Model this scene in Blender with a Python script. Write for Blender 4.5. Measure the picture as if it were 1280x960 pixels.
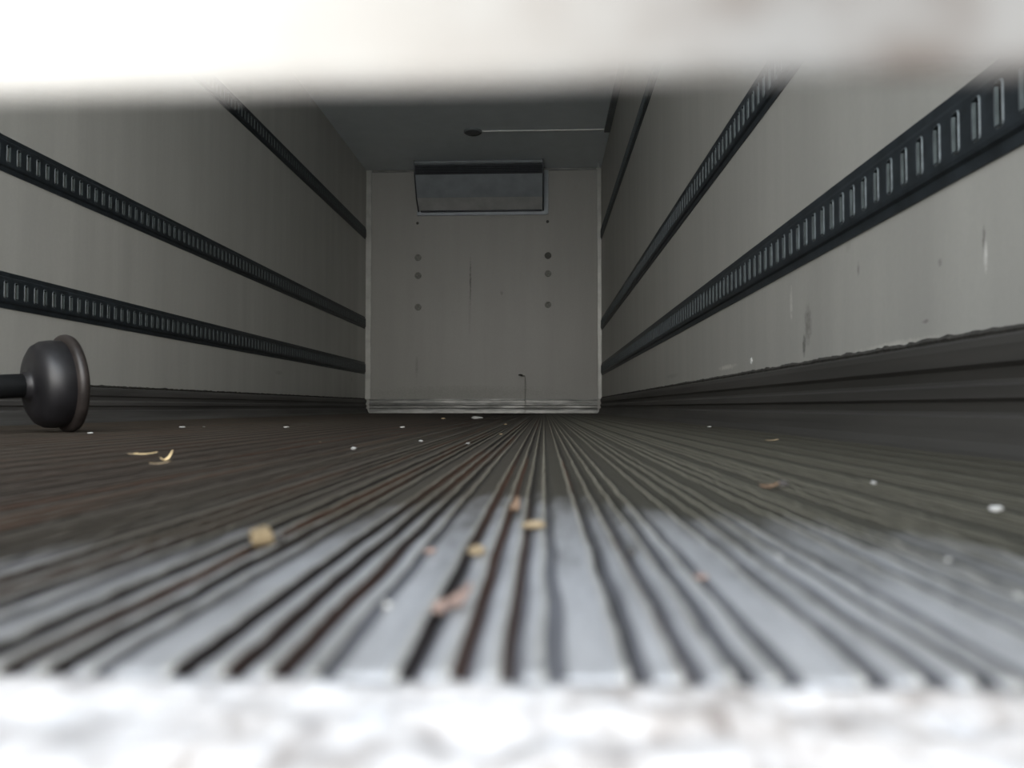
import bpy, bmesh, math, random
from mathutils import Vector, noise
random.seed(7)
for o in list(bpy.data.objects): bpy.data.objects.remove(o)
C = bpy.context.scene.collection
S = bpy.context.scene
PI = math.pi

# ---------------------------------------------------------------- camera, world, lights, exposure
CAMH = .063
VX, VY, F = 680, 509, 960.
YAW = math.atan((VX-640)/F)
PIT = math.atan((VY-480)/F*math.cos(YAW))
cd = bpy.data.cameras.new('camera'); cam = bpy.data.objects.new('camera', cd); C.objects.link(cam)
cam.location = (0, 0, CAMH); cam.rotation_euler = (PI/2+PIT, 0, YAW)
cd.sensor_width = 36; cd.lens = 27; cd.clip_start = .005; cd.clip_end = 200
cd.dof.use_dof = True; cd.dof.focus_distance = 4.0; cd.dof.aperture_fstop = 6.0
S.camera = cam
S.view_settings.view_transform = 'Standard'; S.view_settings.look = 'None'
S.view_settings.gamma = 1; S.view_settings.use_curve_mapping = False
S.view_settings.exposure = 1.05

W = bpy.data.worlds.new('overcast_sky'); S.world = W; W.use_nodes = True
nt = W.node_tree; nt.nodes.clear()
out = nt.nodes.new('ShaderNodeOutputWorld'); bg = nt.nodes.new('ShaderNodeBackground')
tc = nt.nodes.new('ShaderNodeTexCoord'); sp = nt.nodes.new('ShaderNodeSeparateXYZ'); rp = nt.nodes.new('ShaderNodeValToRGB')
nt.links.new(tc.outputs['Generated'], sp.inputs[0]); nt.links.new(sp.outputs['Z'], rp.inputs[0])
rp.color_ramp.elements[0].color = (1.0, .985, .95, 1); rp.color_ramp.elements[0].position = 0
rp.color_ramp.elements[1].color = (.80, .88, 1.0, 1); rp.color_ramp.elements[1].position = .7
nt.links.new(rp.outputs[0], bg.inputs[0]); bg.inputs[1].default_value = 1.7
nt.links.new(bg.outputs[0], out.inputs[0])

sd = bpy.data.lights.new('rear_fill_sun', 'SUN'); sd.energy = 1.15; sd.angle = math.radians(70); sd.color = (1, .95, .86)
sun = bpy.data.objects.new('rear_fill_sun', sd); C.objects.link(sun)
sun.rotation_euler = (math.radians(90-11), 0, math.radians(4))   # added wide fill, no visible source, lifting the walls through the open rear

# ---------------------------------------------------------------- helpers
def basis():
    fw = Vector((-math.sin(YAW)*math.cos(PIT), math.cos(YAW)*math.cos(PIT), math.sin(PIT)))
    r = Vector((math.cos(YAW), math.sin(YAW), 0)); return fw, r, r.cross(fw)
FW, RT, UP = basis()
def ray(px, py):
    d = FW*F + RT*(px-640) + UP*(480-py); return d/d.y
def on_floor(px, py, h=0.):
    d = ray(px, py); t = (h-CAMH)/d.z; return Vector((d.x*t, t, h))
def on_right(px, py):
    d = ray(px, py); t = XR/d.x; return Vector((XR, t, d.z*t+CAMH))
def on_back(px, py, Y=None):
    d = ray(px, py); t = YB if Y is None else Y; return Vector((d.x*t, t, d.z*t+CAMH))

def tag(o, label=None, cat=None, group=None, kind=None):
    if label: o['label'] = label
    if cat: o['category'] = cat
    if group: o['group'] = group
    if kind: o['kind'] = kind
    return o
def empty(name, loc, rot=(0, 0, 0)):
    o = bpy.data.objects.new(name, None); C.objects.link(o); o.location = loc; o.rotation_euler = rot
    o.empty_display_size = .05; return o
def mesh_obj(name, bm, mats, parent=None, smooth=False, loc=None):
    bmesh.ops.recalc_face_normals(bm, faces=bm.faces)
    me = bpy.data.meshes.new(name); bm.to_mesh(me); bm.free()
    for m in (mats if isinstance(mats, (list, tuple)) else [mats]): me.materials.append(m)
    if smooth:
        for p in me.polygons: p.use_smooth = True
    o = bpy.data.objects.new(name, me); C.objects.link(o)
    if parent: o.parent = parent
    if loc is not None: o.location = loc
    return o
def box(bm, x0, x1, y0, y1, z0, z1, mi=0):
    v = [bm.verts.new((x, y, z)) for x in (x0, x1) for y in (y0, y1) for z in (z0, z1)]
    for f in ((0,1,3,2),(4,6,7,5),(0,4,5,1),(2,3,7,6),(0,2,6,4),(1,5,7,3)):
        fc = bm.faces.new([v[i] for i in f]); fc.material_index = mi
def bbox(bm, x0, x1, y0, y1, z0, z1, b=.003, seg=2):
    t = bmesh.new(); box(t, x0, x1, y0, y1, z0, z1)
    bmesh.ops.bevel(t, geom=t.edges[:], offset=b, segments=seg, affect='EDGES', profile=.5)
    me = bpy.data.meshes.new('tmp'); t.to_mesh(me); t.free(); bm.from_mesh(me); bpy.data.meshes.remove(me)
def sweep(bm, pts, r, n=12, cap=True):
    rings = []
    for i, p in enumerate(pts):
        p = Vector(p); a = Vector(pts[max(0, i-1)]); b = Vector(pts[min(len(pts)-1, i+1)])
        t = (b-a).normalized(); u = t.cross(Vector((0, 0, 1)))
        if u.length < .05: u = t.cross(Vector((0, 1, 0)))
        u.normalize(); w = t.cross(u); rr = r[i] if isinstance(r, (list, tuple)) else r
        rings.append([bm.verts.new(p+u*rr*math.cos(k*2*PI/n)+w*rr*math.sin(k*2*PI/n)) for k in range(n)])
    for A, B in zip(rings, rings[1:]):
        for k in range(n): bm.faces.new((A[k], A[(k+1) % n], B[(k+1) % n], B[k]))
    if cap: bm.faces.new(rings[0]); bm.faces.new(rings[-1][::-1])
def lathe_x(bm, prof, n=64):          # prof: (x, r) points, axis = local X
    rings = []
    for x, r in prof:
        if r < 1e-6: rings.append([bm.verts.new((x, 0, 0))])
        else: rings.append([bm.verts.new((x, r*math.cos(k*2*PI/n), r*math.sin(k*2*PI/n))) for k in range(n)])
    for A, B in zip(rings, rings[1:]):
        for k in range(n):
            a = [A[k], A[(k+1) % n]] if len(A) > 1 else [A[0]]
            b = [B[(k+1) % n], B[k]] if len(B) > 1 else [B[0]]
            if len(a)+len(b) > 2: bm.faces.new(a+b)

# ---------------------------------------------------------------- materials
class N:
    def __init__(s, name):
        s.m = bpy.data.materials.new(name); s.m.use_nodes = True; s.t = s.m.node_tree
        s.b = s.t.nodes['Principled BSDF']; s.co = s.t.nodes.new('ShaderNodeTexCoord').outputs['Object']
    def link(s, a, b): s.t.links.new(a, b)
    def node(s, ty, **k):
        n = s.t.nodes.new(ty)
        for a, v in k.items(): setattr(n, a, v)
        return n
    def mapped(s, scale=(1, 1, 1), loc=(0, 0, 0)):
        n = s.node('ShaderNodeMapping'); n.inputs['Scale'].default_value = scale; n.inputs['Location'].default_value = loc
        s.link(s.co, n.inputs[0]); return n.outputs[0]
    def noise(s, vec, scale, detail=5, rough=.55):
        n = s.node('ShaderNodeTexNoise'); n.inputs['Scale'].default_value = scale
        n.inputs['Detail'].default_value = detail; n.inputs['Roughness'].default_value = rough
        s.link(vec, n.inputs['Vector']); return n.outputs['Fac']
    def ramp(s, fac, stops):
        n = s.node('ShaderNodeValToRGB'); e = n.color_ramp.elements
        while len(e) < len(stops): e.new(.5)
        for i, (p, c) in enumerate(stops):
            e[i].position = p; e[i].color = (c, c, c, 1) if isinstance(c, (int, float)) else (*c, 1)
        s.link(fac, n.inputs[0]); return n.outputs[0]
    def mix(s, fac, a, b, mode='MIX'):
        n = s.node('ShaderNodeMix', data_type='RGBA', blend_type=mode)
        for sock, v in ((n.inputs[0], fac), (n.inputs[6], a), (n.inputs[7], b)):
            if isinstance(v, (int, float)): sock.default_value = v
            elif isinstance(v, tuple): sock.default_value = (*v, 1)
            else: s.link(v, sock)
        return n.outputs[2]
    def math(s, op, a, b=None, c=None, clamp=False):
        n = s.node('ShaderNodeMath', operation=op, use_clamp=clamp)
        for i, v in enumerate((a, b, c)):
            if v is None: continue
            if isinstance(v, (int, float)): n.inputs[i].default_value = v
            else: s.link(v, n.inputs[i])
        return n.outputs[0]
    def bump(s, h, strength=.3, dist=.002):
        n = s.node('ShaderNodeBump'); n.inputs['Strength'].default_value = strength; n.inputs['Distance'].default_value = dist
        s.link(h, n.inputs['Height']); s.link(n.outputs[0], s.b.inputs['Normal'])
    def set(s, color=None, rough=None, metal=None, spec=None):
        for nm, v in (('Base Color', color), ('Roughness', rough), ('Metallic', metal), ('Specular IOR Level', spec)):
            if v is None: continue
            if isinstance(v, tuple): s.b.inputs[nm].default_value = (*v, 1)
            elif isinstance(v, (int, float)): s.b.inputs[nm].default_value = v
            else: s.link(v, s.b.inputs[nm])
        return s.m

def mat(name, col, rough=.5, metal=0., var=.25, scale=20, bump=0, stretch=(1, 1, 1), spec=None):
    n = N(name); f = n.noise(n.mapped(stretch), scale)
    a = tuple(c*(1-var) for c in col); b = tuple(min(1, c*(1+var)) for c in col)
    c = n.ramp(f, [(.3, a), (.7, b)])
    if bump: n.bump(f, bump)
    return n.set(c, rough, metal, spec)

def wall_mat(name, col, marks=(), grime=.25, axis='y'):
    n = N(name)
    sc = (1, 1, .08)
    streak = n.noise(n.mapped(sc), 7, 6, .6)
    cloud = n.noise(n.mapped(), 1.3, 4)
    fine = n.noise(n.mapped(), 90, 3)
    d = tuple(c*(1-grime) for c in col)
    c = n.ramp(streak, [(.2, d), (.75, col)])
    c = n.mix(n.math('MULTIPLY', cloud, .35), c, tuple(x*.62 for x in col))
    c = n.mix(n.math('MULTIPLY', fine, .3), c, tuple(x*.6 for x in col))
    wob = n.noise(n.mapped(), 70, 5, .75)
    sep = n.node('ShaderNodeSeparateXYZ'); n.link(n.co, sep.inputs[0])
    for (a, z, ra, rz, mc, st) in marks:
        da = n.math('MULTIPLY', n.math('SUBTRACT', sep.outputs['Y' if axis == 'y' else 'X'], a), 1/ra)
        dz = n.math('MULTIPLY', n.math('SUBTRACT', sep.outputs['Z'], z), 1/rz)
        r2 = n.math('ADD', n.math('MULTIPLY', da, da), n.math('MULTIPLY', dz, dz))
        v = n.math('SUBTRACT', n.math('ADD', 2.1, 0), n.math('ADD', r2, n.math('MULTIPLY', wob, 2.6)), clamp=True)
        c = n.mix(n.math('MULTIPLY', v, st), c, mc)
    n.bump(n.noise(n.mapped(), 60, 4), .12, .002)
    return n.set(c, .42, 0, .35)

XL, XR, YB, ZC = -1.819, .581, 7.75, CAMH+2.427
SILL = .180                                          # y of the open rear end of the floor

M = {}
def rm(px, py, ra, rz, c, s): p = on_right(px, py); return (p.y, p.z, ra, rz, c, s)
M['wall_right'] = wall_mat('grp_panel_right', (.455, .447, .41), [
    rm(1010, 405, .030, .055, (.10, .09, .08), .55), rm(1005, 432, .012, .03, (.04, .04, .035), .9),
    rm(1230, 300, .005, .030, (.10, .09, .08), .8), rm(1232, 318, .006, .028, (.7, .69, .65), .8),
    rm(1175, 328, .008, .008, (.08, .08, .07), .7), rm(1073, 338, .008, .02, (.12, .11, .1), .6),
    rm(1157, 402, .014, .004, (.1, .09, .08), .7), rm(989, 380, .012, .05, (.72, .71, .66), .6),
    rm(909, 459, .14, .010, (.75, .73, .66), .7), rm(1060, 300, .02, .03, (.2, .19, .17), .35),
    rm(840, 470, .2, .012, (.15, .14, .12), .4), rm(1120, 432, .2, .010, (.72, .70, .62), .4)])
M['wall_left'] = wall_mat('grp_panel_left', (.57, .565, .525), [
    (5.2, .30, .1, .02, (.12, .11, .1), .3), (7.2, .33, .012, .035, (.05, .05, .05), .6)])
def bk(px, py, ra, rz, c, s): p = on_back(px, py); return (p.x, p.z, ra, rz, c, s)
M['wall_back'] = wall_mat('front_bulkhead_panel', (.40, .39, .36), [
    bk(588, 352, .012, .30, (.10, .10, .09), .85), bk(587, 390, .02, .3, (.2, .2, .18), .3),
    bk(627, 366, .02, .03, (.15, .14, .13), .6), bk(521, 458, .02, .14, (.16, .17, .14), .45),
    bk(580, 492, 1.2, .10, (.22, .225, .19), .5), bk(657, 484, .02, .12, (.15, .15, .13), .5)], grime=.12, axis='x')
M['ceiling'] = wall_mat('ceiling_panel', (.84, .90, .92), grime=.12)
M['rail'] = mat('rail_steel', (.022, .028, .033), .5, .2, .35, 30, .15)
M['lip'] = mat('worn_lit_slot_edge', (.085, .10, .105), .5, .3, .35, 60)  # worn metal, made paler for light catching the near rim
M['tongue'] = mat('slot_tongue', (.13, .155, .155), .5, .1, .3, 40)
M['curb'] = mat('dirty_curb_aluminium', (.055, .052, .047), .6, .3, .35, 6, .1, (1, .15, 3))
M['curb_left'] = mat('lit_curb_aluminium', (.10, .097, .092), .6, .2, .3, 6, .1, (1, .15, 3))  # same curb metal, colour lifted to stand in for light on the left
M['alu'] = mat('bare_aluminium', (.19, .19, .18), .4, .6, .3, 14, .15, (.6, 1, 3))
M['strip'] = mat('pale_corner_strip', (.38, .38, .355), .4, .3, .15, 10)
M['seal'] = mat('crumbling_sealant', (.035, .033, .028), .9, 0, .5, 90, .5)
M['unit'] = mat('unit_housing_grey', (.24, .26, .275), .5, 0, .12, 8)
M['unit_low'] = mat('unit_lower_grey', (.40, .40, .39), .5, 0, .12, 8)
M['unit_dark'] = mat('unit_grille_black', (.03, .033, .04), .55, 0, .2, 20)
M['flange'] = mat('unit_flange', (.34, .37, .40), .45, .2, .1, 10)
M['cap'] = mat('cap_grey', (.20, .20, .18), .6, 0, .25, 60)
M['cap_dark'] = mat('cap_dark', (.07, .07, .06), .6, 0, .25, 60)
M['rubber'] = mat('black_rubber', (.010, .0095, .011), .42, 0, .4, 25, .1, spec=.6)
M['rubber_rim'] = mat('scuffed_rubber_rim', (.026, .021, .019), .4, 0, .45, 30, .2)
M['tube'] = mat('dark_painted_tube', (.016, .017, .018), .5, .2, .3, 20)
M['trunk'] = mat('dark_trunking', (.16, .175, .18), .5, 0, .2, 8)
M['white'] = mat('white_plastic', (.72, .72, .70), .4, 0, .08, 20)
M['lens'] = mat('smoky_lens', (.09, .09, .09), .25, 0, .1, 20)
M['concrete'] = mat('yard_concrete', (.60, .60, .58), .9, 0, .25, 1.5, .4)
M['chassis'] = mat('outer_white_paint', (.7, .7, .68), .4, 0, .08, 3)

def floor_mat(name, clean, dirty, kind):
    n = N(name); sep = n.node('ShaderNodeSeparateXYZ'); n.link(n.co, sep.inputs[0])
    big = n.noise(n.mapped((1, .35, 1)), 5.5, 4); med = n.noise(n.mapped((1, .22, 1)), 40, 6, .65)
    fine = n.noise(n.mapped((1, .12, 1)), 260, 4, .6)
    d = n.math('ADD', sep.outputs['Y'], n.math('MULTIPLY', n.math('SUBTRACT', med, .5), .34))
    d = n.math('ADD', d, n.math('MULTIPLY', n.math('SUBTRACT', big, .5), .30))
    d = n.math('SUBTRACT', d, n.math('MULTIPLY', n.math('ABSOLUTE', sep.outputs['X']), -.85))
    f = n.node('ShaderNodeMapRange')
    f.inputs['From Min'].default_value = .17; f.inputs['From Max'].default_value = .56; n.link(d, f.inputs['Value'])  # dirt deepens inward; the ramp also has the daylight falloff painted in
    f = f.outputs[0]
    # dirt film: rust brown to the left, olive to the right
    sx = n.node('ShaderNodeMapRange'); sx.inputs['From Min'].default_value = -.35; sx.inputs['From Max'].default_value = .12
    n.link(n.math('ADD', sep.outputs['X'], n.math('MULTIPLY', n.math('SUBTRACT', big, .5), .4)), sx.inputs['Value'])
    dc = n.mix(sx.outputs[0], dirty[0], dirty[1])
    if kind == 'bead':
        ed = n.node('ShaderNodeMapRange'); ed.inputs['From Min'].default_value = .16; ed.inputs['From Max'].default_value = .42
        n.link(sep.outputs['X'], ed.inputs['Value']); dc = n.mix(ed.outputs[0], dc, (.07, .065, .05))
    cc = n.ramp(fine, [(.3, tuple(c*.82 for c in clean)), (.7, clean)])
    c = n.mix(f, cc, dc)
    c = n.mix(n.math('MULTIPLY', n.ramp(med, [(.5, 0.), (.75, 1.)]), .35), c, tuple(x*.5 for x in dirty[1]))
    if kind == 'groove':
        rb = n.node('ShaderNodeMapRange'); rust = n.ramp(n.noise(n.mapped((30, .6, 0)), 1.6, 2), [(.5, 0.), (.6, 1.)])
        c = n.mix(n.math('MULTIPLY', rust, .4), c, (.16, .065, .03))
    n.bump(fine, .25, .0006)
    n.link(n.math('ADD', .42, n.math('MULTIPLY', f, .25)), n.b.inputs['Roughness'])
    n.link(n.math('SUBTRACT', .35, n.math('MULTIPLY', f, .25)), n.b.inputs['Metallic'])
    return n.set(c)
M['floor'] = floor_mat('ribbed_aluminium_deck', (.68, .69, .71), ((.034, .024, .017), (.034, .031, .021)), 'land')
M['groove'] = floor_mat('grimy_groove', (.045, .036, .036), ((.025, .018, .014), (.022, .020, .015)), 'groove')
M['slope'] = floor_mat('grimy_shaded_flank', (.27, .275, .30), ((.028, .020, .015), (.028, .026, .018)), 'flank')  # flank darker than the land: groove shade painted over its grime
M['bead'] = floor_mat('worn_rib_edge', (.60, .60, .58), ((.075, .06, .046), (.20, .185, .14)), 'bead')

def crust():
    n = N('pitted_pale_dock_edge')
    a = n.noise(n.mapped((1, .45, 1)), 120, 4, .55); b = n.noise(n.mapped((1, 1, 1), (3, 1, 0)), 14, 3); f = n.noise(n.mapped(), 320, 3)
    c = n.ramp(a, [(.33, (.34, .30, .28)), (.45, (.58, .54, .51)), (.57, (.76, .73, .71)), (.68, (.92, .93, .96))])
    c = n.mix(n.ramp(b, [(.4, 0.), (.6, .5)]), c, (.92, .92, .93))
    n.bump(n.math('ADD', a, n.math('MULTIPLY', f, .3)), .5, .004)
    return n.set(c, .8)
M['crust'] = crust()
def barmat():
    n = N('weathered_paint_lit_left')
    a = n.noise(n.mapped((1, 1, 1.5)), 60, 3, .5); b = n.noise(n.mapped((1, 1, 1), (.4, 0, 0)), 16, 2)
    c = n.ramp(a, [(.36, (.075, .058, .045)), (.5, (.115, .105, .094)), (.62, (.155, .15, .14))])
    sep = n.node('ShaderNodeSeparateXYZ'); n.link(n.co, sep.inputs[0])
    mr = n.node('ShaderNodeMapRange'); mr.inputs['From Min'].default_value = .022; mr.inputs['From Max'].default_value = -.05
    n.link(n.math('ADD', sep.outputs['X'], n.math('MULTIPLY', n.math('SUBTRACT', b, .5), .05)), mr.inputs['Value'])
    c = n.mix(n.math('MULTIPLY', mr.outputs[0], .9), c, (.46, .44, .40))  # sunlit brightness of the left end painted into the colour
    n.bump(a, .25, .002)
    return n.set(c, .6)
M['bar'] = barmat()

# ---------------------------------------------------------------- the setting
def struct(name, bm, m, smooth=False): return tag(mesh_obj(name, bm, m, smooth=smooth), kind='structure')
T = .08
bm = bmesh.new(); box(bm, XL-T, XL, SILL, YB+T, 0-.15, ZC+T); struct('wall_left', bm, M['wall_left'])
bm = bmesh.new(); box(bm, XR, XR+T, SILL, YB+T, 0-.15, ZC+T); struct('wall_right', bm, M['wall_right'])
bm = bmesh.new(); box(bm, XL, XR, YB, YB+T, -.15, ZC+T); struct('wall_back', bm, M['wall_back'])
bm = bmesh.new(); box(bm, XL, XR, SILL, YB, ZC, ZC+T); struct('ceiling', bm, M['ceiling'])

# ribbed aluminium floor: flat lands, narrow grooves, a raised bead beside each groove, rolled-down rear nose
P = .0545; X0 = .0216
def groove(o, d, w=.0026, hgt=.0017, m=1):
    return [(o-.0046, 0, 0), (o-.0036, hgt*.7, 2), (o-.0024, hgt, 2), (o-.0015, hgt*.5, m),
            (o-.0011, -d, m), (o-.0011+w*.85, -d*.9, 3 if m == 1 else m), (o+.0030+w*.5, 0, 0)]
prof = []
k0 = int((XL-X0)//P)-1; k1 = int((XR-X0)//P)+1
for k in range(k0, k1+1):
    b = X0+k*P
    for g in ((0, .0030, .0027), (.0124, .0030, .0025), (.0240, .0028, .0024)): prof += groove(b+g[0], g[1], g[2])
    prof += groove(b+.0350, .0018, .0012, .0006, 3)
prof = [p for p in prof if XL+.001 < p[0] < XR-.001]
prof = [(XL, 0, 0)]+prof+[(XR, 0, 0)]
rows = []
R = .005
for a in (75, 60, 45, 30, 15): rows.append((SILL+R-R*math.sin(math.radians(a)), -(R-R*math.cos(math.radians(a)))))
y = SILL+R
while y < YB: rows.append((y, 0)); y += max(.004, (y-SILL)*.045)
rows.append((YB, 0))
bm = bmesh.new(); grid = []
for (yy, dz) in rows:
    r = []
    for (x, z, m) in prof:
        wear = 1 if yy < 1.2 else .4
        jx = noise.noise((x*60, yy*22, 0))*.0010*wear
        jz = noise.noise((x*25, yy*35, 5))*.0004*wear + (noise.noise((x*90, yy*80, 9))*.0009*wear if z > 0 else 0)
        r.append(bm.verts.new((min(max(x+(jx if XL+.01 < x < XR-.01 else 0), XL), XR), yy, z+dz+jz)))
    grid.append(r)
for A, B in zip(grid, grid[1:]):
    for i in range(len(prof)-1):
        f = bm.faces.new((A[i], A[i+1], B[i+1], B[i])); f.material_index = prof[i][2]
# front skirt below the rolled nose and closed underside
lo = [bm.verts.new((v.co.x, SILL+.002, -.10)) for v in grid[0]]
for i in range(len(prof)-1): bm.faces.new((lo[i], lo[i+1], grid[0][i+1], grid[0][i]))
bf = [bm.verts.new((XL, YB, -.10)), bm.verts.new((XR, YB, -.10))]
bm.faces.new([bf[0], bf[1]]+lo[::-1])
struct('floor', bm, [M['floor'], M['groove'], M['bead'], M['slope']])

# kick curbs
def curb(name, side, prof, m, y0=SILL+.02, y1=YB):
    bm = bmesh.new(); xs = XR if side > 0 else XL; rings = []
    n = 60
    for i in range(n+1):
        yy = y0+(y1-y0)*(i/n)**1.6
        rings.append([bm.verts.new((xs-side*(w+noise.noise((yy*3, z*20, 2))*.0008), yy, z)) for w, z in prof])
    for A, B in zip(rings, rings[1:]):
        for i in range(len(prof)-1): bm.faces.new((A[i], A[i+1], B[i+1], B[i]))
    for r in (rings[0], rings[-1]): bm.faces.new(r)
    return struct(name, bm, m)
cp = [(0, 1.0), (.004, 1.0), (.012, .965), (.015, .90), (.015, .76), (.008, .72), (.006, .63), (.009, .60), (.017, .575), (.017, .475), (.010, .445),
      (.009, .36), (.012, .335), (.022, .315), (.026, .20), (.030, .12), (.040, .045), (.043, .0), (0, 0)]
curb('baseboard_right', 1, [(w, z*.157) for w, z in cp], M['curb'])
curb('baseboard_left', -1, [(w, z*.145) for w, z in cp], M['curb_left'])
# ribbed aluminium kick strip of the front wall
bm = bmesh.new(); H = .146
bp = [(0, 1.), (.010, 1.), (.012, .93), (.006, .90), (.006, .72), (.016, .68), (.018, .60), (.008, .54), (.007, .38), (.018, .33), (.022, .22), (.024, .02), (.0, 0.)]
rr = []
for i in range(61):
    x = XL+.044+(XR-XL-.088)*i/60
    rr.append([bm.verts.new((x, YB-w-noise.noise((x*4, z*3, 3))*.0025*(w > 0), z*H)) for w, z in bp])
for A, B in zip(rr, rr[1:]):
    for i in range(len(bp)-1): bm.faces.new((A[i], A[i+1], B[i+1], B[i]))
bm.faces.new(rr[0]); bm.faces.new(rr[-1]); struct('baseboard_back', bm, M['alu'])
# corner strips of the front wall, top strip
bm = bmesh.new(); bbox(bm, XL, XL+.058, YB-.012, YB, .146, ZC, .003); struct('trim_1', bm, M['strip'])
bm = bmesh.new(); bbox(bm, XR-.042, XR, YB-.012, YB, .146, ZC, .003); struct('trim_2', bm, M['strip'])
bm = bmesh.new(); bbox(bm, XL+.058, XR-.042, YB-.014, YB, ZC-.022, ZC, .003); struct('trim_3', bm, M['alu'])
# crumbling sealant line where the wall panels meet the curbs
for nm, side, zt in (('trim_4', 1, .157), ('trim_5', -1, .145)):
    bm = bmesh.new(); xs = XR if side > 0 else XL
    pts = []; rad = []; yy = SILL+.05
    while yy < YB-.02:
        pts.append((xs-side*.002, yy, zt+.003+noise.noise((yy*9, side, 4))*.0025+noise.noise((yy*45, side, 6))*.003))
        rad.append(.0055+noise.noise((yy*30, side, 1))*.003+noise.noise((yy*110, side, 3))*.002); yy += .006+yy*.003
    sweep(bm, pts, rad, 6); struct(nm, bm, M['seal'])
# rear portal frame (outer side of the open end)
bm = bmesh.new(); bbox(bm, XL-T-.02, XL-.001, SILL-.05, SILL+.0, -.16, ZC+T+.05, .006); struct('trim_6', bm, M['chassis'])
bm = bmesh.new(); bbox(bm, XR+.001, XR+T+.02, SILL-.05, SILL+.0, -.16, ZC+T+.05, .006); struct('trim_7', bm, M['chassis'])
bm = bmesh.new(); bbox(bm, XL-.001, XR+.001, SILL-.05, SILL-.0, ZC+.01, ZC+T+.05, .006); struct('trim_8', bm, M['chassis'])
# pitted pale edge of the loading dock, right below the camera
bm = bmesh.new(); nx = 520; g = []
ys = [SILL-.001-.0045*i for i in range(22)]+[SILL-.13, SILL-.2, SILL-.35, SILL-.6]
for j, yy in enumerate(ys):
    row = []
    for i in range(nx+1):
        u = i/nx*2-1; x = -.6+ (math.copysign(abs(u)**2.2, u)*1.5) + .55*0
        x = x+.0
        h = noise.noise((x*110, yy*110, 1))*.0035+noise.noise((x*40, yy*40, 7))*.004 if j < 22 else 0
        row.append(bm.verts.new((x, yy, -.0005+h*min(1, (j+.3)/3)-(.0 if j < 22 else .004))))
    g.append(row)
for A, B in zip(g, g[1:]):
    for i in range(nx): bm.faces.new((A[i], A[i+1], B[i+1], B[i]))
a = [bm.verts.new((v.co.x, SILL-.001, -1.2)) for v in (g[0][0], g[0][-1])]; b = [bm.verts.new((v.co.x, ys[-1], -1.2)) for v in (g[-1][0], g[-1][-1])]
bm.faces.new([a[0], a[1]]+g[0][::-1]); bm.faces.new([b[1], b[0]]+g[-1]); bm.faces.new([a[0], b[0]]+[r[0] for r in g][::-1]); bm.faces.new([b[1], a[1]]+[r[-1] for r in g])
struct('floor_dock', bm, M['crust'], True)
bm = bmesh.new(); box(bm, -25, 25, -25, 30, -1.3, -1.2); struct('ground', bm, M['concrete'])

# ---------------------------------------------------------------- slotted cargo rails
def rail(side, zc, y0, y1, label):
    bm = bmesh.new(); xs = XR if side > 0 else XL; HW = .0615
    def V(u, v, w): return bm.verts.new((xs-side*w, y0+u, zc+v))
    n = int((y1-y0)/.0508); L = n*.0508
    pr = [(-HW, 0), (-HW, .0035), (-.046, .0045), (-.042, .010), (-.036, .0115)]
    for sg in (-1, 1):                                             # flanges, long strips
        nseg = 40; pv = None
        for i in range(nseg+1):
            row = [V(L*i/nseg, sg*v, w) for v, w in pr] if True else None
            if pv:
                for k in range(len(pr)-1): bm.faces.new((pv[k], pv[k+1], row[k+1], row[k]))
            pv = row
    hu, hv, rc = .0092, .0272, .0045; U = .0254; Vv = .036; z0 = .0115
    def ring(cu, hu, hv, r, w):
        o = []
        for su, sv in ((1, 1), (-1, 1), (-1, -1), (1, -1)):
            pts = [(su*hu, sv*(hv-r)), (su*(hu-r*.29), sv*(hv-r*.29)), (su*(hu-r), sv*hv)]
            if su*sv < 0: pts = pts[::-1]
            o += [V(cu+a, b, w) for a, b in pts]
        return o
    for i in range(n):
        cu = .0254+i*.0508
        outr = []
        for su, sv in ((1, 1), (-1, 1), (-1, -1), (1, -1)):
            pts = [(su*U, sv*(hv-rc)), (su*U, sv*Vv), (su*(hu-rc), sv*Vv)]
            if su*sv < 0: pts = pts[::-1]
            outr += [V(cu+a, b, z0) for a, b in pts]
        r1 = ring(cu, hu+.0032, hv+.0032, rc+.002, z0)
        r2 = ring(cu, hu+.0014, hv+.0014, rc+.001, z0+.0022)
        for v_ in r2:
            if v_.co.y > y0+cu: v_.co.x = xs-side*z0
        r3 = ring(cu, hu, hv, rc, z0+.0008)
        r4 = ring(cu, hu-.0012, hv-.0012, rc, .004)
        for A, B, mi in ((outr, r1, 0), (r1, r2, 1), (r2, r3, 1), (r3, r4, 0)):
            for k in range(12):
                f = bm.faces.new((A[k], A[(k+1) % 12], B[(k+1) % 12], B[k])); f.material_index = mi if (A[k].co.y+A[(k+1) % 12].co.y)/2 < y0+cu+.003 else 0
        # pressed tongue behind the far half of each slot, standing off the panel
        q = [V(cu-.0002, -.0245, .0108), V(cu+.0088, -.0245, .0112), V(cu+.0088, .0260, .0112), V(cu-.0002, .0225, .0108)]
        f = bm.faces.new(q); f.material_index = 2
    bmesh.ops.remove_doubles(bm, verts=bm.verts, dist=.00002)
    o = mesh_obj('cargo_rail', bm, [M['rail'], M['lip'], M['tongue']])
    return tag(o, label, 'cargo rail', 'slotted cargo rails along the side walls')
for side, zs in ((1, (.3795, .831, 1.745)), (-1, (.395, .855, 1.77))):
    for z, nm in zip(zs, ('lowest', 'middle', 'highest')):
        rail(side, z+CAMH, SILL+.06, YB-.015, '%s dark slotted steel cargo rail on the %s wall' % (nm, 'right' if side > 0 else 'left'))

# ---------------------------------------------------------------- refrigeration unit on the front wall
t = empty('evaporator_unit', (-.64, YB, ZC))
tag(t, 'dark grey boxy cooling unit hung high on the far wall under the ceiling', 'cooling unit')
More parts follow.
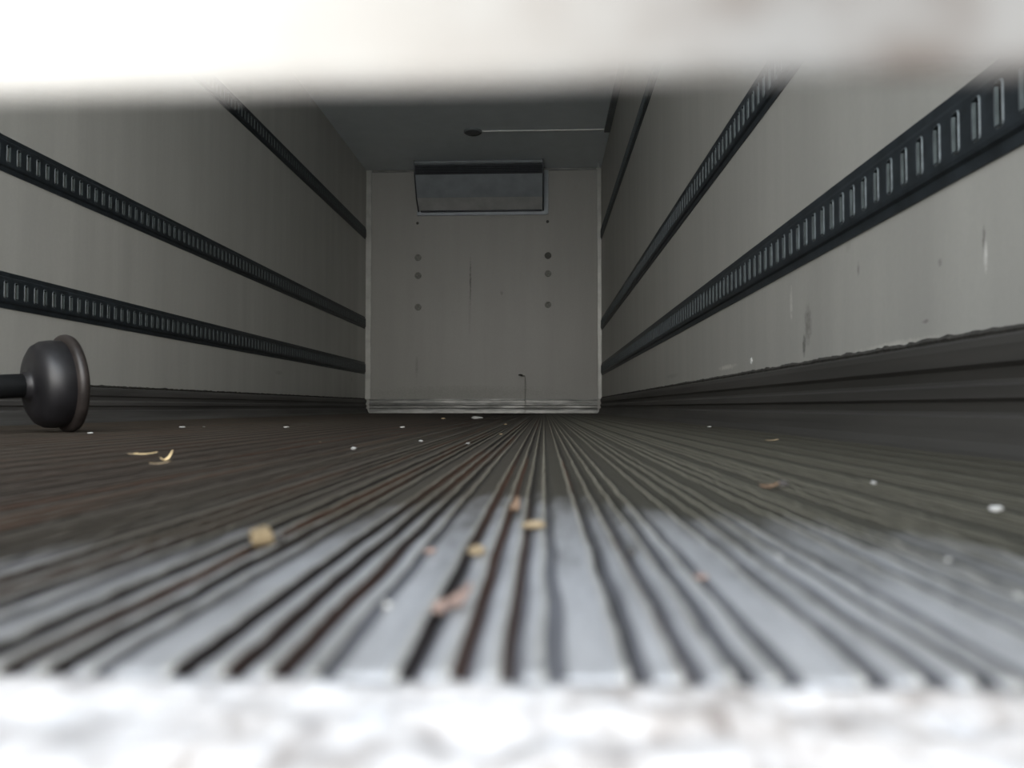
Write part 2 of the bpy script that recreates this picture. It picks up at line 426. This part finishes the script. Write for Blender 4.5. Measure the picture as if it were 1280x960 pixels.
# local: x along width, y forward = -, z down = -
ux = .632
pf = [(-.30, 0), (-.315, -.03), (-.30, -.045), (-.285, -.14), (-.17, -.34), (-.03, -.440), (0, -.440), (0, 0)]
def slab(bm, pts, x0, x1):
    A = [bm.verts.new((x0, y, z)) for y, z in pts]; B = [bm.verts.new((x1, y, z)) for y, z in pts]
    n = len(pts)
    for i in range(n): bm.faces.new((A[i], A[(i+1) % n], B[(i+1) % n], B[i]))
    bm.faces.new(A); bm.faces.new(B[::-1])
bm = bmesh.new(); slab(bm, [(-.285, -.135), (-.165, -.335), (-.02, -.335), (-.02, -.135)], -ux+.006, ux-.006)
mesh_obj('housing', bm, M['unit'], t)
bm = bmesh.new(); slab(bm, [(-.172, -.335), (-.045, -.432), (-.02, -.432), (-.02, -.335)], -ux+.006, ux-.006)
mesh_obj('lower_panel', bm, M['unit_low'], t)
bm = bmesh.new(); box(bm, -ux+.006, ux-.006, -.27, -.02, -.135, -.002)
for i in range(5): slab(bm, [(-.275, -.052-i*.017), (-.292, -.060-i*.017), (-.290, -.064-i*.017), (-.273, -.056-i*.017)], -ux+.01, ux-.01)
mesh_obj('air_grille', bm, M['unit_dark'], t)
bm = bmesh.new(); slab(bm, [(-.30, -.004), (-.315, -.010), (-.315, -.028), (-.30, -.040), (-.27, -.040), (-.27, -.004)], -ux+.004, ux-.004)
mesh_obj('top_rail', bm, M['unit'], t)
for s in (-1, 1):
    bm = bmesh.new(); slab(bm, [(-.312, -.002), (-.312, -.042), (-.290, -.142), (-.175, -.342), (-.04, -.440), (-.004, -.440), (-.004, -.002)], s*ux-.006, s*ux+.006)
    mesh_obj('side_panel', bm, M['unit_dark'], t)
bm = bmesh.new(); bbox(bm, -ux-.02, ux+.035, -.018, 0, -.475, -.425, .003); bbox(bm, ux+.008, ux+.055, -.016, 0, -.47, -.02, .003)
mesh_obj('mounting_flange', bm, M['flange'], t)
bm = bmesh.new(); bbox(bm, -ux+.02, ux-.01, -.055, -.02, -.444, -.432, .002); mesh_obj('drip_edge', bm, M['unit_dark'], t)

# ---------------------------------------------------------------- caps and bolts on the front wall
def cap(px, py, r, label, m, small=False, nm='plug_cap'):
    p = on_back(px, py); bm = bmesh.new()
    if small: lathe_x(bm, [(0, r), (.006, r), (.010, r*.6), (.010, 0)], 12)
    else: lathe_x(bm, [(0, r), (.006, r), (.009, r*.88), (.009, r*.62), (.004, r*.56), (.004, r*.3), (.007, r*.22), (.007, 0)], 28)
    o = mesh_obj(nm, bm, m, loc=(p.x, YB, p.z)); o.rotation_euler = (0, 0, -PI/2)
    return tag(o, label, 'bolt' if small else 'cap', 'plug caps in two columns on the far wall' if not small else 'small bolts below the cooling unit')
for px, ys_, sd_ in ((522.5, (322, 344.5, 384), 'left'), (685, (319.5, 342, 381), 'right')):
    for y_, w in zip(ys_, ('top', 'middle', 'bottom')):
        dk = sd_ == 'right' and w == 'top'
        cap(px, y_, .034, '%s%s round plug cap in the %s column on the far wall' % ('darker ' if dk else '', w, sd_), M['cap_dark'] if dk else M['cap'])
cap(522, 279, .014, 'small dark bolt below the left end of the cooling unit', M['cap_dark'], True, 'bolt')
cap(684.5, 277, .015, 'small dark bolt below the right end of the cooling unit', M['cap_dark'], True, 'bolt')
p = on_back(749, 201, 7.6); bm = bmesh.new()
sweep(bm, [(0, 0, .03), (0, 0, -.01), (-.01, 0, -.03), (-.02, 0, -.02)], .007, 8)
tag(mesh_obj('ceiling_hook', bm, M['strip'], loc=(XR-.035, 7.6, ZC-.03)), 'tiny pale hook at the far right corner of the ceiling', 'hook')
# bent wire standing against the front wall
a = on_back(656.5, 500); b = on_back(656.5, 470); c = on_back(649, 468)
bm = bmesh.new()
sweep(bm, [(a.x, YB-.03, .012), (a.x+.002, YB-.028, .10), (a.x, YB-.014, .17), (b.x, YB-.012, b.z-.02), (b.x-.004, YB-.016, b.z), (b.x-.025, YB-.03, b.z+.004)], .0045, 8)
w = mesh_obj('bent_wire', bm, M['cap']); tag(w, 'thin bent wire standing up against the bottom of the far wall', 'wire')
bm = bmesh.new(); sweep(bm, [(b.x-.025, YB-.03, b.z+.004), (b.x-.045, YB-.032, b.z+.010), (b.x-.068, YB-.034, b.z+.010)], [.008, .010, .006], 8)
mesh_obj('wire_tip', bm, M['seal'], w)['label'] = 'black tip of the wire'

# ---------------------------------------------------------------- ceiling lamp, conduit, trunking
LP = on_back(591, 160, 6.66); LY = 6.66
t = empty('ceiling_lamp', (LP.x, LY, ZC)); tag(t, 'small round dark dome lamp on the ceiling', 'lamp')
def lathe_z(name, prof, m, parent, n=32):
    bm = bmesh.new(); lathe_x(bm, prof, n)
    for v in bm.verts: v.co = Vector((v.co.y, v.co.z, -v.co.x))
    return mesh_obj(name, bm, m, parent, True)
lathe_z('lamp_base', [(0, .080), (.014, .080), (.018, .072)], M['trunk'], t)
lathe_z('lamp_lens', [(.016, .070), (.026, .062), (.034, .040), (.037, 0)], M['lens'], t)
bm = bmesh.new(); bbox(bm, LP.x+.08, XR-.052, LY-.006, LY+.006, ZC-.010, ZC, .003)
tag(mesh_obj('cable_conduit', bm, M['white']), 'thin white conduit running across the ceiling from the dome lamp', 'conduit')
bm = bmesh.new(); bbox(bm, XR-.052, XR, SILL+.05, LY+.03, ZC-.022, ZC, .004)
tag(mesh_obj('cable_trunking', bm, M['trunk']), 'long dark cable trunking along the edge of ceiling and right wall', 'trunking')

# ---------------------------------------------------------------- load bar on the floor
q = on_floor(80, 541); RD = .121; TILT = -.075; BL = .80
t = empty('load_bar', (q.x, q.y, 0), (0, 0, math.radians(52)))
tag(t, 'black load bar with cupped rubber end plate on the floor by the left wall', 'load bar')
def on_bar(o, d): o.location = (-d*math.cos(TILT), 0, RD-d*math.sin(-TILT)); o.rotation_euler = (0, TILT, 0); return o
bm = bmesh.new()
lathe_x(bm, [(.012, .095), (.016, .112), (.013, .118), (.006, .121), (-.003, .1195), (-.008, .114), (-.010, .104), (-.012, .094)], 80)
on_bar(mesh_obj('end_plate', bm, M['rubber_rim'], t, True), 0)
bm = bmesh.new()
lathe_x(bm, [(.010, 0), (.012, .097), (-.010, .106), (-.030, .107), (-.050, .1045), (-.064, .096), (-.073, .081), (-.077, .060), (-.078, .040), (-.082, .034), (-.092, .032), (-.094, .0)], 80)
on_bar(mesh_obj('end_cup', bm, M['rubber'], t, True), 0)
bm = bmesh.new()
lathe_x(bm, [(-.014, 0), (-.014, .045), (-.010, .058), (0, .060), (.012, .056), (.02, .036), (.02, .0)], 48)
on_bar(mesh_obj('foot_pad', bm, M['rubber'], t, True), BL)
bm = bmesh.new(); lathe_x(bm, [(-.03, .0), (-.03, .0285), (-.38, .0285), (-.385, .0250), (-BL+.005, .0250), (-BL+.005, 0)], 40)
on_bar(mesh_obj('bar_tube', bm, M['tube'], t, True), 0)

# ---------------------------------------------------------------- crossbar right in front of the lens
def edge(px, py, D): d = ray(px, py); return d.z*D+CAMH, d.x*D
DB = .085
zl, xl_ = edge(0, 121, DB); zr, xr_ = edge(1280, 92, DB); sl = (zr-zl)/(xr_-xl_); zm = zl-sl*xl_
t = empty('crossbar', (0, DB, zm), (0, -math.atan(sl), 0))
tag(t, 'weathered off-white crossbar blurred close across the top of the view', 'crossbar')
bm = bmesh.new(); n = 240; rows2 = []
sec = [(-.0022, .0010), (-.0016, 0), (-.0006, -.0003), (0, .0006), (0, .085), (.03, .088), (.03, .090), (-.004, .090)]
for i in range(n+1):
    x = -1.9+2.6*i/n
    rows2.append([bm.verts.new((x, yy, zz+(noise.noise((x*30, 0, 3))*.0006 if zz < .01 else 0))) for yy, zz in sec])
for A, B in zip(rows2, rows2[1:]):
    for k in range(len(sec)): bm.faces.new((A[k], A[(k+1) % len(sec)], B[(k+1) % len(sec)], B[k]))
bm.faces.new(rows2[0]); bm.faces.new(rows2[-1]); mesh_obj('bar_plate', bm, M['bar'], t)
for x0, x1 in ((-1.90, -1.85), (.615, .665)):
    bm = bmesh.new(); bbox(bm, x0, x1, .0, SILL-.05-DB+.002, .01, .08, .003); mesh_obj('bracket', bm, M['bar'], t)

# ---------------------------------------------------------------- debris on the floor
def lump(name, px, py, size, m, label, cat, flat=.5, stretch=1., rot=0., seed=0, group=None):
    bm = bmesh.new(); bmesh.ops.create_icosphere(bm, subdivisions=3, radius=1)
    for v in bm.verts:
        d = 1+.35*noise.noise(v.co*1.3+Vector((seed, 0, 0)))+.18*noise.noise(v.co*3.5+Vector((0, seed, 0)))
        v.co = Vector((v.co.x*d*stretch, v.co.y*d, v.co.z*d*flat))*size/2
    zmin = min(v.co.z for v in bm.verts)
    p = on_floor(px, py, .0008)
    o = mesh_obj(name, bm, m, loc=(p.x, p.y, .0008-zmin*.9), smooth=False); o.rotation_euler = (0, 0, rot)
    return tag(o, label, cat, group)
def flake(name, px, py, L, Wd, curl, m, label, cat, rot=0., seed=0, thick=.0008, group=None, lift=0):
    bm = bmesh.new(); rnd = random.Random(seed); n = 14; top = []; bot = []
    for i in range(n+1):
        u = i/n; hw = Wd/2*(math.sin(PI*min(max(u, .06), .94))**.55)
        row = []; rowb = []
        for s in (-1, -.4, .4, 1):
            x = (u-.5)*L; yv = s*hw*(1+rnd.uniform(-.15, .15)); z = curl*L*((u-.35)**2)*2+curl*.25*hw*s*s
            row.append(bm.verts.new((x, yv, z+thick))); rowb.append(bm.verts.new((x, yv, z)))
        top.append(row); bot.append(rowb)
    for g_, in ((top,), (bot,)):
        for A, B in zip(g_, g_[1:]):
            for k in range(3): bm.faces.new((A[k], A[k+1], B[k+1], B[k]))
    for k in (0, 3):
        for i in range(n): bm.faces.new((top[i][k], top[i+1][k], bot[i+1][k], bot[i][k]))
    for i in (0, n):
        for k in range(3): bm.faces.new((top[i][k], top[i][k+1], bot[i][k+1], bot[i][k]))
    p = on_floor(px, py, .001)
    o = mesh_obj(name, bm, m, loc=(p.x, p.y, .0012+lift), smooth=False); o.rotation_euler = (0, 0, rot)
    return tag(o, label, cat, group)
D = {'wood': mat('fresh_wood', (.78, .60, .33), .6, 0, .2, 200, .2), 'straw': mat('dry_straw', (.30, .23, .14), .7, 0, .3, 200),
     'leaf': mat('dry_brown_leaf', (.16, .10, .06), .7, 0, .4, 200, .3), 'pink': mat('pinkish_flake', (.30, .21, .175), .7, 0, .3, 250, .3),
     'stone': mat('tan_grit', (.24, .18, .10), .85, 0, .35, 150, .5), 'white': mat('white_grit', (.5, .5, .48), .6, 0, .1, 100),
     'dark': mat('dark_grit', (.06, .055, .05), .8, 0, .3, 150)}
flake('wood_chip', 182, 568, .030, .011, .10, D['wood'], 'pale yellow wood chip, left of the other one near the load bar', 'wood chip', .1, 1)
flake('wood_splinter', 166, 568, .012, .006, .2, D['straw'], 'thin tan splinter touching the left end of the pale wood chip', 'splinter', .3, 2)
flake('wood_shaving', 208, 576, .014, .006, .9, D['wood'], 'curled yellow wood shaving right of the pale chip', 'wood shaving', .9, 3)
flake('straw_stalk', 200, 580, .022, .003, .15, D['straw'], 'thin tan straw stalk lying beside the curled shaving', 'straw', .15, 4)
lump('clod', 327, 683, .0105, D['stone'], 'tan crumbly clod sitting on the ribs left of centre', 'clod', .85, 1., .4, 3)
lump('dark_clod', 343, 680, .007, D['dark'], 'small dark clod right against the tan clod', 'clod', .6, 1.3, .2, 8)
flake('dry_leaf', 643, 640, .010, .006, .9, D['leaf'], 'curled brown dry leaf in the groove near centre', 'leaf', 1.2, 5)
lump('seed_husk', 667, 661, .0085, D['straw'], 'pale tan seed husk right of the curled brown leaf', 'husk', .5, 1.3, .05, 5)
lump('seed_kernel', 596, 694, .0055, D['straw'], 'small yellow-tan kernel lying in a groove below the curled leaf', 'kernel', .8, 1.4, .8, 6)
flake('rusty_flake', 568, 758, .011, .008, .6, D['pink'], 'pinkish rust flake, the largest scrap in the front grooves', 'flake', .5, 6)
flake('paint_flake', 548, 766, .005, .004, .5, D['pink'], 'small pinkish flake touching the large rust flake', 'flake', 1.5, 7)
lump('white_crumb', 484, 760, .0026, D['white'], 'blurred white crumb left of the pinkish flakes', 'crumb', .8, 1., 0, 9)
lump('brown_crumb', 538, 692, .0040, D['pink'], 'small brownish crumb on a rib left of the yellow-tan kernel', 'crumb', .6, 1.4, .6, 10)
lump('paint_crumb', 789, 694, .0040, D['dark'], 'dark crumb in a groove right of centre', 'crumb', .7, 1., .6, 11)
lump('rust_crumb', 876, 724, .0045, D['pink'], 'reddish crumb on the wide land right of centre', 'crumb', .4, 1.2, .6, 12)
flake('bark_chip', 965, 551, .024, .012, .12, D['straw'], 'tan bark chip lying near the right kick curb', 'bark chip', .2, 8)
flake('brown_chip', 962, 610, .014, .009, .3, D['leaf'], 'brown chip on the ribs below the tan bark chip', 'chip', -.3, 9, .0015)
lump('gravel', 978, 609, .008, D['dark'], 'dark gravel right behind the brown chip', 'gravel', .7, 1.2, .3, 13)
W_ = [(1245, 640, .0055, 'largest white pellet at the right edge of the floor'), (1185, 702, .0022, 'white speck below the largest pellet'),
      (1273, 748, .0024, 'lowest white speck at the right edge of the view'), (1092, 605, .0035, 'white speck left of the largest white pellet'),
      (974, 698, .0020, 'pale speck on the wide land below the brown chip'), (887, 534, .010, 'white speck beside the right curb, the farther left but one'),
      (842, 527, .010, 'farthest white speck beside the right kick curb'), (228, 535, .016, 'bright white scrap on the dark floor above the wood chips'),
      (255, 534, .007, 'faint white speck just right of the bright white scrap'), (358, 535, .013, 'white scrap halfway between wood chips and far wall'),
      (442, 562, .006, 'round white speck left of the groove fan'), (400, 553, .004, 'tiny dim speck left of the round white speck'),
      (503, 535, .014, 'white speck close to the left part of the far wall'), (596, 524, .042, 'wide white scrap nearest the far wall'),
      (554, 524, .020, 'dim scrap left of the wide white one by the far wall'), (526, 552, .007, 'pale speck between the groove fan and the left scraps'),
      (585, 555, .006, 'white speck on the left side of the groove fan'), (632, 531, .010, 'dim speck at the start of the groove fan'),
      (626, 543, .006, 'tiny speck on the fan just below the dim one'), (113, 542, .010, 'pale crumb at the foot of the load bar plate')]
for i, (px, py, s, l) in enumerate(W_):
    lump('white_speck', px, py, s, D['white'] if 'dim' not in l else D['straw'], l, 'speck', .35 if py < 560 else .6, 1.3, i*.7, 20+i, 'white specks scattered on the floor')
p = on_right(940, 451); bm = bmesh.new(); bmesh.ops.create_icosphere(bm, subdivisions=2, radius=.008)
for v in bm.verts: v.co = Vector((v.co.x*.35, v.co.y, v.co.z*1.2))*(1+.3*noise.noise(v.co*200))
tag(mesh_obj('foam_fleck', bm, D['white'], loc=(XR-.002, p.y, p.z)), 'white fleck stuck low on the right wall', 'fleck')
